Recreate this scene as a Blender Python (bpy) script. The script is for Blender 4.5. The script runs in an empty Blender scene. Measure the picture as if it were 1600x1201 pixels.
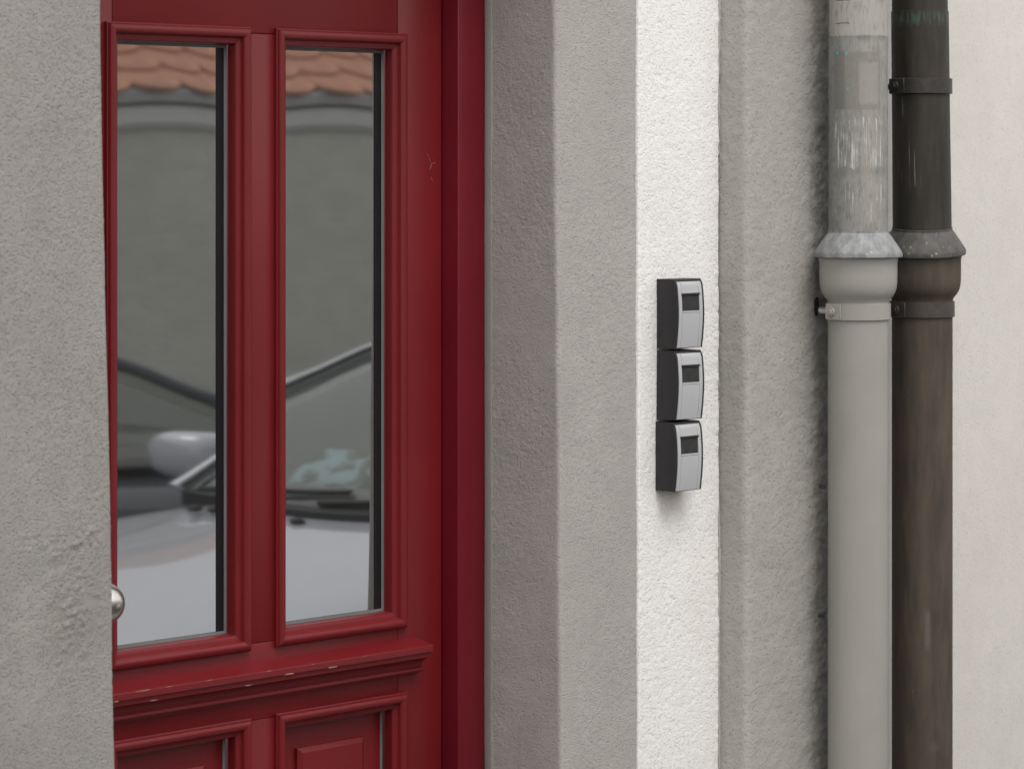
import bpy, bmesh, math, random
import numpy as np
from mathutils import Vector, Matrix
R = math.radians
random.seed(7)
sc = bpy.context.scene
col = sc.collection

# ------------------------------------------------------------------ camera
cam_d = bpy.data.cameras.new('camera')
cam = bpy.data.objects.new('camera', cam_d)
col.objects.link(cam)
cam.location = (0, 0, 1.85)
cam.rotation_euler = (R(90), 0, -math.atan2(0.7286277, 0.6849100))
cam_d.sensor_width = 36
cam_d.lens = 112.5
cam_d.shift_y = -346.5 / 1600
cam_d.clip_start = 0.05
cam_d.clip_end = 400
cam_d.dof.use_dof = True
cam_d.dof.focus_distance = 5.60
cam_d.dof.aperture_fstop = 6.7
sc.camera = cam

# ------------------------------------------------------------------ world, sun, exposure
SUN_EL, SUN_ROT = R(58), R(198)          # soft sun, from the street side and a little from the right
w = bpy.data.worlds.new('World')
sc.world = w
w.use_nodes = True
nt = w.node_tree
nt.nodes.clear()
sky = nt.nodes.new('ShaderNodeTexSky')
sky.sky_type = 'NISHITA'
sky.sun_disc = False
sky.sun_elevation = SUN_EL
sky.sun_rotation = SUN_ROT
sky.air_density = 1.0
sky.dust_density = 3.0
hs = nt.nodes.new('ShaderNodeHueSaturation')
hs.inputs['Saturation'].default_value = 0.28
cl = nt.nodes.new('ShaderNodeMix')          # an even veil of cloud over the clear sky
cl.data_type = 'RGBA'
cl.inputs[0].default_value = 0.6
cl.inputs[7].default_value = (5.3, 5.18, 5.0, 1)
bg = nt.nodes.new('ShaderNodeBackground')
bg.inputs['Strength'].default_value = 0.15
wo = nt.nodes.new('ShaderNodeOutputWorld')
nt.links.new(sky.outputs[0], hs.inputs['Color'])
nt.links.new(hs.outputs[0], cl.inputs[6])
nt.links.new(cl.outputs[2], bg.inputs[0])
nt.links.new(bg.outputs[0], wo.inputs[0])
sl = bpy.data.lights.new('sun', 'SUN')
sl.energy = 0.7
sl.angle = R(28)
sl.color = (1.0, 0.965, 0.91)
sun = bpy.data.objects.new('sun', sl)
col.objects.link(sun)
sd = Vector((math.sin(SUN_ROT) * math.cos(SUN_EL), math.cos(SUN_ROT) * math.cos(SUN_EL), math.sin(SUN_EL)))
sun.rotation_euler = (-sd).to_track_quat('-Z', 'Y').to_euler()
sun.location = (4, -3, 6)
vs = sc.view_settings
vs.view_transform = 'Standard'
vs.look = 'None'
vs.exposure = 0.70
vs.gamma = 1
vs.use_curve_mapping = False
sc.cycles.max_bounces = 10
sc.cycles.glossy_bounces = 6
sc.cycles.transparent_max_bounces = 12
sc.cycles.sample_clamp_indirect = 8


# ------------------------------------------------------------------ material helpers
def newmat(name):
    m = bpy.data.materials.new(name)
    m.use_nodes = True
    t = m.node_tree
    b = t.nodes['Principled BSDF']
    return m, t, b


def N(t, typ, **kw):
    n = t.nodes.new(typ)
    for k, v in kw.items():
        setattr(n, k, v)
    return n


def L(t, a, b):
    t.links.new(a, b)


def noise(t, vec, scale, detail=4, rough=0.55, dist=0.0):
    n = N(t, 'ShaderNodeTexNoise')
    n.inputs['Scale'].default_value = scale
    n.inputs['Detail'].default_value = detail
    n.inputs['Roughness'].default_value = rough
    n.inputs['Distortion'].default_value = dist
    if vec is not None:
        L(t, vec, n.inputs['Vector'])
    return n.outputs['Fac']


def ramp(t, fac, stops):
    r = N(t, 'ShaderNodeValToRGB')
    cr = r.color_ramp
    while len(cr.elements) < len(stops):
        cr.elements.new(0.5)
    for e, (p, c) in zip(cr.elements, stops):
        e.position = p
        e.color = (c, c, c, 1) if isinstance(c, (int, float)) else (*c, 1)
    L(t, fac, r.inputs[0])
    return r.outputs[0]


def mixc(t, fac, a, b, mode='MIX'):
    n = N(t, 'ShaderNodeMix', data_type='RGBA', blend_type=mode)
    for sock, v in ((n.inputs[0], fac), (n.inputs[6], a), (n.inputs[7], b)):
        if hasattr(v, 'links') or hasattr(v, 'is_linked'):
            L(t, v, sock)
        else:
            sock.default_value = v if isinstance(v, (int, float)) else (*v, 1)
    return n.outputs[2]


def mth(t, op, a, b=0.0, c=0.0, clamp=False):
    n = N(t, 'ShaderNodeMath', operation=op, use_clamp=clamp)
    for s, v in zip(n.inputs, (a, b, c)):
        if hasattr(v, 'is_linked'):
            L(t, v, s)
        else:
            s.default_value = v
    return n.outputs[0]


def coords(t, kind='Object', scale=None):
    c = N(t, 'ShaderNodeTexCoord').outputs[kind]
    if scale:
        mp = N(t, 'ShaderNodeMapping')
        mp.inputs['Scale'].default_value = scale
        L(t, c, mp.inputs[0])
        return mp.outputs[0]
    return c


def bump(t, b, h, strength, dist):
    n = N(t, 'ShaderNodeBump')
    n.inputs['Strength'].default_value = strength
    n.inputs['Distance'].default_value = dist
    L(t, h, n.inputs['Height'])
    L(t, n.outputs[0], b.inputs['Normal'])
    return n


def simple(name, c, rough=0.5, metal=0.0, coat=0.0, var=0.12, vscale=12, bumps=None, spec=0.5):
    m, t, b = newmat(name)
    v = coords(t)
    n = noise(t, v, vscale, 5)
    b.inputs['Roughness'].default_value = rough
    b.inputs['Metallic'].default_value = metal
    b.inputs['Coat Weight'].default_value = coat
    b.inputs['Specular IOR Level'].default_value = spec
    lo = [x * (1 - var) for x in c]
    hi = [min(1, x * (1 + var)) for x in c]
    L(t, ramp(t, n, [(0.3, tuple(lo)), (0.7, tuple(hi))]), b.inputs['Base Color'])
    if bumps:
        bump(t, b, noise(t, v, bumps[0], 3), bumps[1], bumps[2])
    return m


def stucco(name, c, grain=260, bs=0.5, bd=0.0016, var=0.06, stain=None, grime=None, spots=()):
    m, t, b = newmat(name)
    v = coords(t)
    b.inputs['Roughness'].default_value = 0.93
    b.inputs['Specular IOR Level'].default_value = 0.2
    big = noise(t, v, 3.2, 5, 0.6)
    sm = noise(t, v, 70, 4, 0.6)
    base = mixc(t, big, [x * (1 - var) for x in c], [min(1, x * (1 + var)) for x in c])
    mid = noise(t, v, 13, 5, 0.65)
    base = mixc(t, ramp(t, mid, [(0.38, var * 2.2), (0.60, 0.0)]), base, [x * 0.55 for x in c])
    base = mixc(t, ramp(t, sm, [(0.30, 0.16), (0.5, 0.0)]), base, [x * 0.72 for x in c])
    if stain:                                   # warm and cool weathering in soft vertical drifts
        st = noise(t, coords(t, 'Object', (5, 5, 1.1)), 1.4, 4, 0.6)
        base = mixc(t, ramp(t, st, [(0.42, 0.0), (0.75, 0.35)]), base, stain)
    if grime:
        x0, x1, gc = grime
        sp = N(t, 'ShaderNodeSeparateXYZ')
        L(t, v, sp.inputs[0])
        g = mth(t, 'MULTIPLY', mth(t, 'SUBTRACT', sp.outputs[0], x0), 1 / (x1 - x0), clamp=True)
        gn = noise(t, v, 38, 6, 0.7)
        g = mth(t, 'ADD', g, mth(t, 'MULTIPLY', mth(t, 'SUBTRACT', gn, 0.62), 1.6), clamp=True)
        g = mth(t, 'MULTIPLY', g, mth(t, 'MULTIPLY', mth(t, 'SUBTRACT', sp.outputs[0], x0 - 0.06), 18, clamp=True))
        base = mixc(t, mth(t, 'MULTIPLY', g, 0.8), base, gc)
    L(t, base, b.inputs['Base Color'])
    for (sx, sz, rx, rz, scol, k) in spots:
        sp2 = N(t, 'ShaderNodeSeparateXYZ')
        L(t, v, sp2.inputs[0])
        dx = mth(t, 'MULTIPLY', mth(t, 'SUBTRACT', sp2.outputs[0], sx), 1 / rx)
        dz = mth(t, 'MULTIPLY', mth(t, 'SUBTRACT', sp2.outputs[2], sz), 1 / rz)
        rr = mth(t, 'SQRT', mth(t, 'ADD', mth(t, 'MULTIPLY', dx, dx), mth(t, 'MULTIPLY', dz, dz)))
        rr = mth(t, 'ADD', rr, mth(t, 'MULTIPLY', mth(t, 'SUBTRACT', noise(t, v, 45, 4, 0.7), 0.5), 1.1))
        base = mixc(t, mth(t, 'MULTIPLY', mth(t, 'SUBTRACT', 1.0, rr, clamp=True), k), base, scol)
    n1 = noise(t, v, grain, 2, 0.55)
    n2 = noise(t, v, grain * 0.4, 2)
    base = mixc(t, ramp(t, n1, [(0.32, 0.40), (0.43, 0.0)]), base, [x * 0.62 for x in c])
    L(t, base, b.inputs['Base Color'])
    h = mth(t, 'ADD', ramp(t, n1, [(0.31, 0.0), (0.45, 0.75), (0.70, 1.0)]), mth(t, 'MULTIPLY', n2, 0.55))
    bump(t, b, h, bs, bd)
    return m


def painted_wood(name, c, rough=0.36, axis='Z'):
    m, t, b = newmat(name)
    sc_ = {'Z': (1, 1, 0.045), 'X': (0.045, 1, 1)}[axis]
    v = coords(t, 'Object', sc_)
    g = noise(t, v, 330, 4, 0.65)
    big = noise(t, coords(t), 5, 4, 0.6)
    b.inputs['Roughness'].default_value = rough
    b.inputs['Coat Weight'].default_value = 0.05
    b.inputs['Specular IOR Level'].default_value = 0.36
    b.inputs['Coat Roughness'].default_value = 0.3
    L(t, mixc(t, big, [x * 0.82 for x in c], [x * 1.16 for x in c]), b.inputs['Base Color'])
    rg = mth(t, 'ADD', mth(t, 'MULTIPLY', big, 0.16), rough - 0.08)
    L(t, rg, b.inputs['Roughness'])
    bump(t, b, g, 0.28, 0.0007)
    return m


RED = (0.168, 0.0110, 0.0145)
M = {}
M['grey'] = stucco('grey_stucco', (0.430, 0.416, 0.390), 320, 0.65, 0.0014, 0.07, (0.385, 0.360, 0.340))
M['grey_shaded'] = stucco('shaded_grey_stucco', (0.345, 0.333, 0.311), 310, 0.75, 0.0015, 0.08, (0.300, 0.278, 0.262), None,  # same stucco as the right, darkened for the weaker light here; blotches its own
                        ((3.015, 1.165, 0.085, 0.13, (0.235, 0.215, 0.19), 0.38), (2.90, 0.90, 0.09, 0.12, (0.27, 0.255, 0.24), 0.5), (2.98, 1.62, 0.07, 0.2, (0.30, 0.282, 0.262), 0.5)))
M['white'] = stucco('white_stucco', (0.875, 0.866, 0.842), 230, 0.55, 0.0014, 0.025, None, None,
                    ((4.377, 1.238, 0.036, 0.032, (0.60, 0.50, 0.38), 0.45), (4.45, 1.05, 0.05, 0.2, (0.80, 0.775, 0.73), 0.5)))  # first spot: brownish shadow under the lowest box, painted into the colour
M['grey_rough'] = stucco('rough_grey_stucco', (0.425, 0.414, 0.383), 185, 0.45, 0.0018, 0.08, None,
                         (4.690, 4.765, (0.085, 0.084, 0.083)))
M['offwhite'] = stucco('off_white_plaster', (0.69, 0.67, 0.63), 200, 0.22, 0.0010, 0.04, (0.60, 0.565, 0.515))
M['trim'] = stucco('plaster_edge', (0.31, 0.30, 0.275), 260, 0.25, 0.001, 0.05)
M['red'] = painted_wood('red_painted_wood', RED)
M['redx'] = painted_wood('red_painted_wood_across', RED, axis='X')
M['frame'] = painted_wood('dark_red_frame_paint', (0.142, 0.0048, 0.0125), 0.42)
M['gasket'] = simple('grey_glazing_seal', (0.145, 0.15, 0.15), 0.6)
M['wood'] = simple('bare_wood', (0.34, 0.22, 0.145), 0.8, var=0.3, vscale=300)
M['edge_black'] = simple('black_edge_strip', (0.010, 0.009, 0.012), 0.5, spec=0.3)
M['scuff'] = simple('scuffed_paint', (0.32, 0.15, 0.15), 0.8)
M['steel'] = simple('brushed_steel', (0.60, 0.585, 0.56), 0.27, 1.0, bumps=(180, 0.08, 0.0006))
M['black_plastic'] = simple('dark_plastic', (0.015, 0.0125, 0.016), 0.5, var=0.25, vscale=60, bumps=(900, 0.15, 0.0004))
M['silver_plastic'] = simple('silver_plastic', (0.48, 0.49, 0.51), 0.5, 0.1, var=0.03)
M['display'] = simple('dark_display', (0.022, 0.023, 0.022), 0.6, var=0.4, vscale=110)
M['asphalt'] = simple('asphalt', (0.055, 0.054, 0.052), 0.9, var=0.25, vscale=40, bumps=(160, 0.5, 0.006))
M['stone'] = simple('stone_step', (0.27, 0.26, 0.24), 0.85, var=0.2, vscale=20, bumps=(120, 0.4, 0.003))
M['tile'] = simple('clay_tile', (0.54, 0.275, 0.19), 0.85, var=0.28, vscale=9, bumps=(90, 0.3, 0.003))
M['cornice'] = stucco('cornice_plaster', (0.80, 0.80, 0.785), 120, 0.3, 0.002, 0.04)
M['garden'] = stucco('garden_wall_plaster', (0.66, 0.655, 0.60), 60, 0.5, 0.004, 0.10, (0.60, 0.59, 0.53))
M['car_white'] = simple('white_car_paint', (0.50, 0.52, 0.57), 0.28, 0, 1.0, var=0.02)
M['car_dark'] = simple('dark_car_paint', (0.105, 0.115, 0.135), 0.3, 0, 1.0, var=0.05)
M['tyre'] = simple('tyre_rubber', (0.022, 0.022, 0.022), 0.85)
M['trim_black'] = simple('black_trim', (0.015, 0.015, 0.017), 0.6)
M['rim'] = simple('wheel_rim', (0.45, 0.45, 0.46), 0.35, 0.8)
M['lens'] = simple('headlight_lens', (0.6, 0.62, 0.64), 0.1, 0.2, 1.0)
M['cabin'] = simple('cabin_interior', (0.19, 0.18, 0.165), 0.8)
M['paving'] = simple('pavement_slabs', (0.22, 0.215, 0.205), 0.9, var=0.2, vscale=8, bumps=(140, 0.4, 0.003))


def coated_glass():
    m, t, b = newmat('coated_glass')
    out = t.nodes['Material Output']
    t.nodes.remove(b)
    gl = N(t, 'ShaderNodeBsdfGlossy')
    gl.inputs['Color'].default_value = (0.93, 0.95, 0.95, 1)
    gl.inputs['Roughness'].default_value = 0.02
    df = N(t, 'ShaderNodeBsdfDiffuse')
    df.inputs['Color'].default_value = (0.022, 0.0225, 0.022, 1)
    lw = N(t, 'ShaderNodeFresnel')
    lw.inputs['IOR'].default_value = 1.5
    f = mth(t, 'ADD', mth(t, 'MULTIPLY', lw.outputs[0], 1.0), GLASS, clamp=True)
    mx = N(t, 'ShaderNodeMixShader')
    L(t, f, mx.inputs[0])
    L(t, df.outputs[0], mx.inputs[1])
    L(t, gl.outputs[0], mx.inputs[2])
    L(t, mx.outputs[0], out.inputs[0])
    return m


GLASS = 0.365
M['glass'] = coated_glass()


def car_glass():
    m, t, b = newmat('car_window_glass')
    out = t.nodes['Material Output']
    t.nodes.remove(b)
    gl = N(t, 'ShaderNodeBsdfGlossy')
    gl.inputs['Roughness'].default_value = 0.02
    tr = N(t, 'ShaderNodeBsdfTransparent')
    tr.inputs['Color'].default_value = (0.72, 0.76, 0.74, 1)
    ge = N(t, 'ShaderNodeNewGeometry')
    vd = N(t, 'ShaderNodeVectorMath', operation='DOT_PRODUCT')
    L(t, ge.outputs['Normal'], vd.inputs[0])
    L(t, ge.outputs['Incoming'], vd.inputs[1])
    k = mth(t, 'SUBTRACT', 1.0, mth(t, 'ABSOLUTE', vd.outputs['Value']), clamp=True)
    mx = N(t, 'ShaderNodeMixShader')
    L(t, mth(t, 'MULTIPLY_ADD', mth(t, 'POWER', k, 5.0), 0.9, 0.13, clamp=True), mx.inputs[0])
    L(t, tr.outputs[0], mx.inputs[1])
    L(t, gl.outputs[0], mx.inputs[2])
    L(t, mx.outputs[0], out.inputs[0])
    return m


M['car_glass'] = car_glass()


def uvmask(t, u0, u1, v0, v1, soft_u=0.006, soft_v=0.003, wob=0.0):
    """box mask in the pipe's unrolled coordinates (u round the pipe 0..1, v = height in metres)"""
    uv = N(t, 'ShaderNodeUVMap').outputs[0]
    sp = N(t, 'ShaderNodeSeparateXYZ')
    L(t, uv, sp.inputs[0])
    u, v = sp.outputs[0], sp.outputs[1]
    if wob:
        n = noise(t, uv, 60, 3)
        v = mth(t, 'ADD', v, mth(t, 'MULTIPLY', mth(t, 'SUBTRACT', n, 0.5), wob))
    a = mth(t, 'MULTIPLY', mth(t, 'SUBTRACT', u, u0), 1 / soft_u, clamp=True)
    b = mth(t, 'MULTIPLY', mth(t, 'SUBTRACT', u1, u), 1 / soft_u, clamp=True)
    c = mth(t, 'MULTIPLY', mth(t, 'SUBTRACT', v, v0), 1 / soft_v, clamp=True)
    d = mth(t, 'MULTIPLY', mth(t, 'SUBTRACT', v1, v), 1 / soft_v, clamp=True)
    return mth(t, 'MULTIPLY', mth(t, 'MULTIPLY', a, b), mth(t, 'MULTIPLY', c, d))


def uvnoise(t, su, sv, scale, detail=4, rough=0.6):
    uv = N(t, 'ShaderNodeUVMap').outputs[0]
    mp = N(t, 'ShaderNodeMapping')
    mp.inputs['Scale'].default_value = (su, sv, 1)
    L(t, uv, mp.inputs[0])
    return noise(t, mp.outputs[0], scale, detail, rough)


def upper_light_mat():
    m, t, b = newmat('weathered_zinc')
    b.inputs['Roughness'].default_value = 0.68
    b.inputs['Specular IOR Level'].default_value = 0.25
    n = uvnoise(t, 3, 3, 4, 5)
    base = mixc(t, n, (0.215, 0.222, 0.210), (0.315, 0.316, 0.295))
    bl = uvnoise(t, 11, 24, 1.6, 6, 0.75)
    base = mixc(t, ramp(t, bl, [(0.45, 0.0), (0.60, 0.65)]), base, (0.15, 0.155, 0.148))
    base = mixc(t, mth(t, 'MULTIPLY', uvmask(t, 0.40, 0.72, 1.72, 2.08, 0.08, 0.01), 0.35), base, (0.42, 0.40, 0.35))
    base = mixc(t, mth(t, 'MULTIPLY', uvmask(t, 0.2, 0.8, 1.825, 1.845, 0.1, 0.006, 0.012), 0.45), base, (0.20, 0.205, 0.20))
    vn = uvnoise(t, 60, 1.2, 1.0, 3)
    base = mixc(t, ramp(t, vn, [(0.45, 0.0), (0.7, 0.35)]), base, (0.28, 0.29, 0.285))
    # pale paint left on the top length
    base = mixc(t, mth(t, 'MULTIPLY', uvmask(t, 0.0, 1.0, 2.082, 9, 0.01, 0.002, 0.001), 0.85), base, (0.43, 0.415, 0.375))
    base = mixc(t, mth(t, 'MULTIPLY', uvmask(t, 0.51, 0.60, 1.73, 2.075, 0.03, 0.01, 0.02), 0.4), base, (0.40, 0.375, 0.325))
    gr_ = uvnoise(t, 40, 18, 1.5, 6, 0.75)
    base = mixc(t, ramp(t, gr_, [(0.50, 0.0), (0.66, 0.55)]), base, (0.125, 0.128, 0.12))
    base = mixc(t, uvmask(t, 0.60, 0.69, 2.135, 9, 0.04, 0.02, 0.02), base, (0.23, 0.175, 0.14))
    # dirty rectangle where a sticker was
    dirt = uvnoise(t, 26, 26, 3.0, 6, 0.7)
    rect = uvmask(t, 0.345, 0.635, 1.946, 2.053, 0.004, 0.0015)
    base = mixc(t, mth(t, 'MULTIPLY', rect, ramp(t, dirt, [(0.3, 0.35), (0.65, 0.95)])), base, (0.235, 0.225, 0.195))
    base = mixc(t, mth(t, 'MULTIPLY', uvmask(t, 0.345, 0.43, 1.946, 2.053, 0.012, 0.0015), 0.55), base, (0.15, 0.152, 0.138))
    r2 = uvmask(t, 0.50, 0.62, 1.955, 2.035, 0.01, 0.004, 0.02)
    base = mixc(t, mth(t, 'MULTIPLY', r2, 0.35), base, (0.42, 0.405, 0.36))
    # white paint drips, fading at the bottom of each band
    for (v0, v1, thr, su) in ((1.838, 1.932, 0.52, 95), (1.745, 1.832, 0.57, 62)):
        dr = mth(t, 'ADD', mth(t, 'MULTIPLY', uvnoise(t, su, 9, 1.0, 3, 0.7), 0.7), mth(t, 'MULTIPLY', uvnoise(t, 14, 26, 1.0, 3), 0.32))
        k = mth(t, 'MULTIPLY', uvmask(t, 0.34, 0.66, v0, v1, 0.02, 0.004, 0.045), ramp(t, dr, [(thr, 0.0), (thr + 0.11, 0.62)]))
        base = mixc(t, k, base, (0.72, 0.72, 0.70))
    sp_ = uvnoise(t, 90, 260, 1.0, 2)
    base = mixc(t, mth(t, 'MULTIPLY', ramp(t, sp_, [(0.72, 0.0), (0.75, 0.8)]), uvmask(t, 0.55, 0.75, 1.73, 2.06)), base, (0.8, 0.8, 0.79))
    for (u0, u1, v0, v1) in ((0.365, 0.385, 2.047, 2.054), (0.425, 0.447, 2.046, 2.053), (0.433, 0.452, 1.983, 1.988)):
        base = mixc(t, uvmask(t, u0, u1, v0, v1, 0.006, 0.002, 0.008), base, (0.10, 0.42, 0.50))
    # black pen strokes
    for v0 in (2.104, 2.146):
        base = mixc(t, uvmask(t, 0.36, 0.455, v0, v0 + 0.0022, 0.004, 0.0008, 0.004), base, (0.05, 0.05, 0.05))
    L(t, base, b.inputs['Base Color'])
    bump(t, b, uvnoise(t, 30, 30, 2, 4), 0.15, 0.001)
    return m


def dark_pipe_mat(name, c0, c1, warm, rough=0.4, metal=0.35, lower=False):
    m, t, b = newmat(name)
    b.inputs['Roughness'].default_value = rough
    b.inputs['Metallic'].default_value = metal
    b.inputs['Specular IOR Level'].default_value = 0.35
    n = uvnoise(t, 5, 2.6, 2.2, 6, 0.65)
    base = mixc(t, ramp(t, n, [(0.3, 0.0), (0.7, 1.0)]), c0, c1)
    vn = uvnoise(t, 7, 3.0, 1.6, 6, 0.7)
    base = mixc(t, ramp(t, vn, [(0.46, 0.0), (0.72, 0.75)]), base, warm)
    sp_ = uvnoise(t, 60, 45, 2.0, 2)
    base = mixc(t, ramp(t, sp_, [(0.755, 0.0), (0.78, 0.7)]), base, (0.42, 0.41, 0.38))
    if lower:
        for (u0, u1, v0, v1) in ((0.505, 0.545, 0.93, 1.02), (0.40, 0.413, 0.965, 1.06), (0.53, 0.60, 0.745, 0.765)):
            base = mixc(t, mth(t, 'MULTIPLY', uvmask(t, u0, u1, v0, v1, 0.012, 0.02, 0.04), 0.75), base, (0.135, 0.125, 0.115))
    else:
        gr = mth(t, 'MULTIPLY', uvmask(t, 0.2, 0.75, 2.105, 2.137, 0.05, 0.012, 0.02), ramp(t, uvnoise(t, 20, 12, 2, 4), [(0.42, 0.0), (0.62, 0.8)]))
        base = mixc(t, gr, base, (0.075, 0.13, 0.105))
        w_ = uvnoise(t, 55, 4, 1.2, 3)
        base = mixc(t, mth(t, 'MULTIPLY', ramp(t, w_, [(0.60, 0.0), (0.66, 0.55)]), uvmask(t, 0.34, 0.50, 1.80, 1.98, 0.03, 0.03, 0.05)), base, (0.34, 0.35, 0.36))
    L(t, base, b.inputs['Base Color'])
    L(t, ramp(t, n, [(0.3, rough - 0.06), (0.7, rough + 0.2)]), b.inputs['Roughness'])
    bump(t, b, uvnoise(t, 40, 20, 2, 5), 0.25, 0.0012)
    return m


def collar_mat(name, c0, c1, chip):
    m, t, b = newmat(name)
    b.inputs['Roughness'].default_value = 0.62
    b.inputs['Metallic'].default_value = 0.1
    n = uvnoise(t, 16, 30, 1.6, 5)
    base = mixc(t, ramp(t, n, [(0.4, 0.0), (0.6, 1.0)]), c0, c1)
    s = uvnoise(t, 34, 60, 1.4, 4, 0.7)
    base = mixc(t, ramp(t, s, [(0.62, 0.0), (0.67, 0.8)]), base, chip)
    L(t, base, b.inputs['Base Color'])
    bump(t, b, n, 0.3, 0.001)
    return m


M['zinc_upper'] = upper_light_mat()
M['zinc_collar'] = collar_mat('zinc_collar', (0.195, 0.207, 0.218), (0.31, 0.312, 0.305), (0.56, 0.56, 0.54))
M['dark_collar'] = collar_mat('dark_collar', (0.060, 0.057, 0.054), (0.095, 0.09, 0.084), (0.50, 0.47, 0.38))
M['zinc_plain'] = simple('zinc_gutter', (0.50, 0.50, 0.49), 0.55, 0.2, var=0.1)
M['grey_paint'] = simple('grey_pipe_paint', (0.345, 0.335, 0.308), 0.42, 0, 0.1, var=0.05, vscale=9, bumps=(90, 0.12, 0.0015))
M['dark_upper'] = dark_pipe_mat('dark_copper', (0.022, 0.021, 0.018), (0.054, 0.048, 0.039), (0.064, 0.053, 0.042), 0.5, 0.2)
M['dark_lower'] = dark_pipe_mat('old_brown_pipe', (0.044, 0.037, 0.031), (0.102, 0.082, 0.063), (0.118, 0.089, 0.062), 0.7, 0.0, True)
M['dark_iron'] = simple('dark_iron', (0.050, 0.046, 0.042), 0.45, 0.4, var=0.3, vscale=60, bumps=(200, 0.3, 0.001))
M['bracket_brown'] = simple('brown_painted_iron', (0.068, 0.058, 0.053), 0.5, 0.2, var=0.2, vscale=60)


# ------------------------------------------------------------------ object helpers
def link(o, parent=None):
    col.objects.link(o)
    if parent is not None:
        o.parent = parent
    return o


def empty(name, loc=(0, 0, 0), rot=(0, 0, 0)):
    o = bpy.data.objects.new(name, None)
    o.empty_display_size = 0.05
    o.location = loc
    o.rotation_euler = rot
    return link(o)


def tag(o, label=None, cat=None, group=None, kind=None):
    if label:
        o['label'] = label
    if cat:
        o['category'] = cat
    if group:
        o['group'] = group
    if kind:
        o['kind'] = kind
    return o


def from_arrays(name, V, F, mat, parent=None, smooth=False, angle=None, uv=None):
    me = bpy.data.meshes.new(name)
    me.from_pydata([tuple(v) for v in V], [], [tuple(int(i) for i in f) for f in F])
    if uv is not None:
        ul = me.uv_layers.new(name='UVMap')
        vi = np.empty(len(me.loops), dtype=np.int32)
        me.loops.foreach_get('vertex_index', vi)
        ul.data.foreach_set('uv', np.asarray(uv, dtype=np.float32)[vi].ravel())
    me.materials.append(mat)
    if smooth:
        me.polygons.foreach_set('use_smooth', [True] * len(me.polygons))
        if angle:
            me.set_sharp_from_angle(angle=R(angle))
    me.update()
    return link(bpy.data.objects.new(name, me), parent)


def from_bm(name, bm, mat, parent=None, smooth=False, angle=35):
    me = bpy.data.meshes.new(name)
    bmesh.ops.recalc_face_normals(bm, faces=bm.faces)
    bm.to_mesh(me)
    bm.free()
    me.materials.append(mat)
    if smooth:
        me.polygons.foreach_set('use_smooth', [True] * len(me.polygons))
        me.set_sharp_from_angle(angle=R(angle))
    return link(bpy.data.objects.new(name, me), parent)


def add_box(bm, x0, x1, y0, y1, z0, z1, bev=0.0, seg=2):
    r = bmesh.ops.create_cube(bm, size=1)
    vs_ = r['verts']
    for v in vs_:
        v.co = Vector(((x0 + x1) / 2 + v.co.x * (x1 - x0), (y0 + y1) / 2 + v.co.y * (y1 - y0), (z0 + z1) / 2 + v.co.z * (z1 - z0)))
    if bev:
        es = list({e for v in vs_ for e in v.link_edges})
        bmesh.ops.bevel(bm, geom=es, offset=bev, segments=seg, affect='EDGES', profile=0.5)


def box(name, x0, x1, y0, y1, z0, z1, mat, parent=None, bev=0.0, seg=2):
    bm = bmesh.new()
    add_box(bm, x0, x1, y0, y1, z0, z1, bev, seg)
    return from_bm(name, bm, mat, parent, smooth=bool(bev), angle=50)


def add_cyl(bm, p0, p1, r0, r1=None, seg=16):
    r1 = r0 if r1 is None else r1
    p0, p1 = Vector(p0), Vector(p1)
    d = p1 - p0
    q = d.to_track_quat('Z', 'Y').to_matrix().to_4x4()
    mt = Matrix.Translation((p0 + p1) / 2) @ q
    bmesh.ops.create_cone(bm, cap_ends=True, segments=seg, radius1=r0, radius2=r1, depth=d.length, matrix=mt)


def cyl(name, p0, p1, r0, mat, parent=None, r1=None, seg=16):
    bm = bmesh.new()
    add_cyl(bm, p0, p1, r0, r1, seg)
    return from_bm(name, bm, mat, parent, smooth=True, angle=40)


# ------------------------------------------------------------------ numpy noise
def vnoise(u, v, seed=0):
    rs = np.random.RandomState(seed)
    T = rs.rand(256, 256) * 2 - 1
    ui, vi_ = np.floor(u).astype(int), np.floor(v).astype(int)
    fu, fv = u - ui, v - vi_
    fu = fu * fu * fu * (fu * (fu * 6 - 15) + 10)
    fv = fv * fv * fv * (fv * (fv * 6 - 15) + 10)
    g = lambda a, b: T[a % 256, b % 256]
    return ((g(ui, vi_) * (1 - fu) + g(ui + 1, vi_) * fu) * (1 - fv) + (g(ui, vi_ + 1) * (1 - fu) + g(ui + 1, vi_ + 1) * fu) * fv)


def fbm(u, v, seed=0, octv=3, gain=0.5):
    s, a, k = 0, 1.0, 0.0
    for i in range(octv):
        ca, sa = math.cos(0.6 + i), math.sin(0.6 + i)
        s = s + a * vnoise((u * ca - v * sa) * 2 ** i + 17.3 * i, (u * sa + v * ca) * 2 ** i + 5.1 * i, seed + i)
        k += a
        a *= gain
    return s / k


def sstep(x, a, b):
    t = np.clip((x - a) / (b - a), 0, 1)
    return t * t * (3 - 2 * t)


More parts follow.
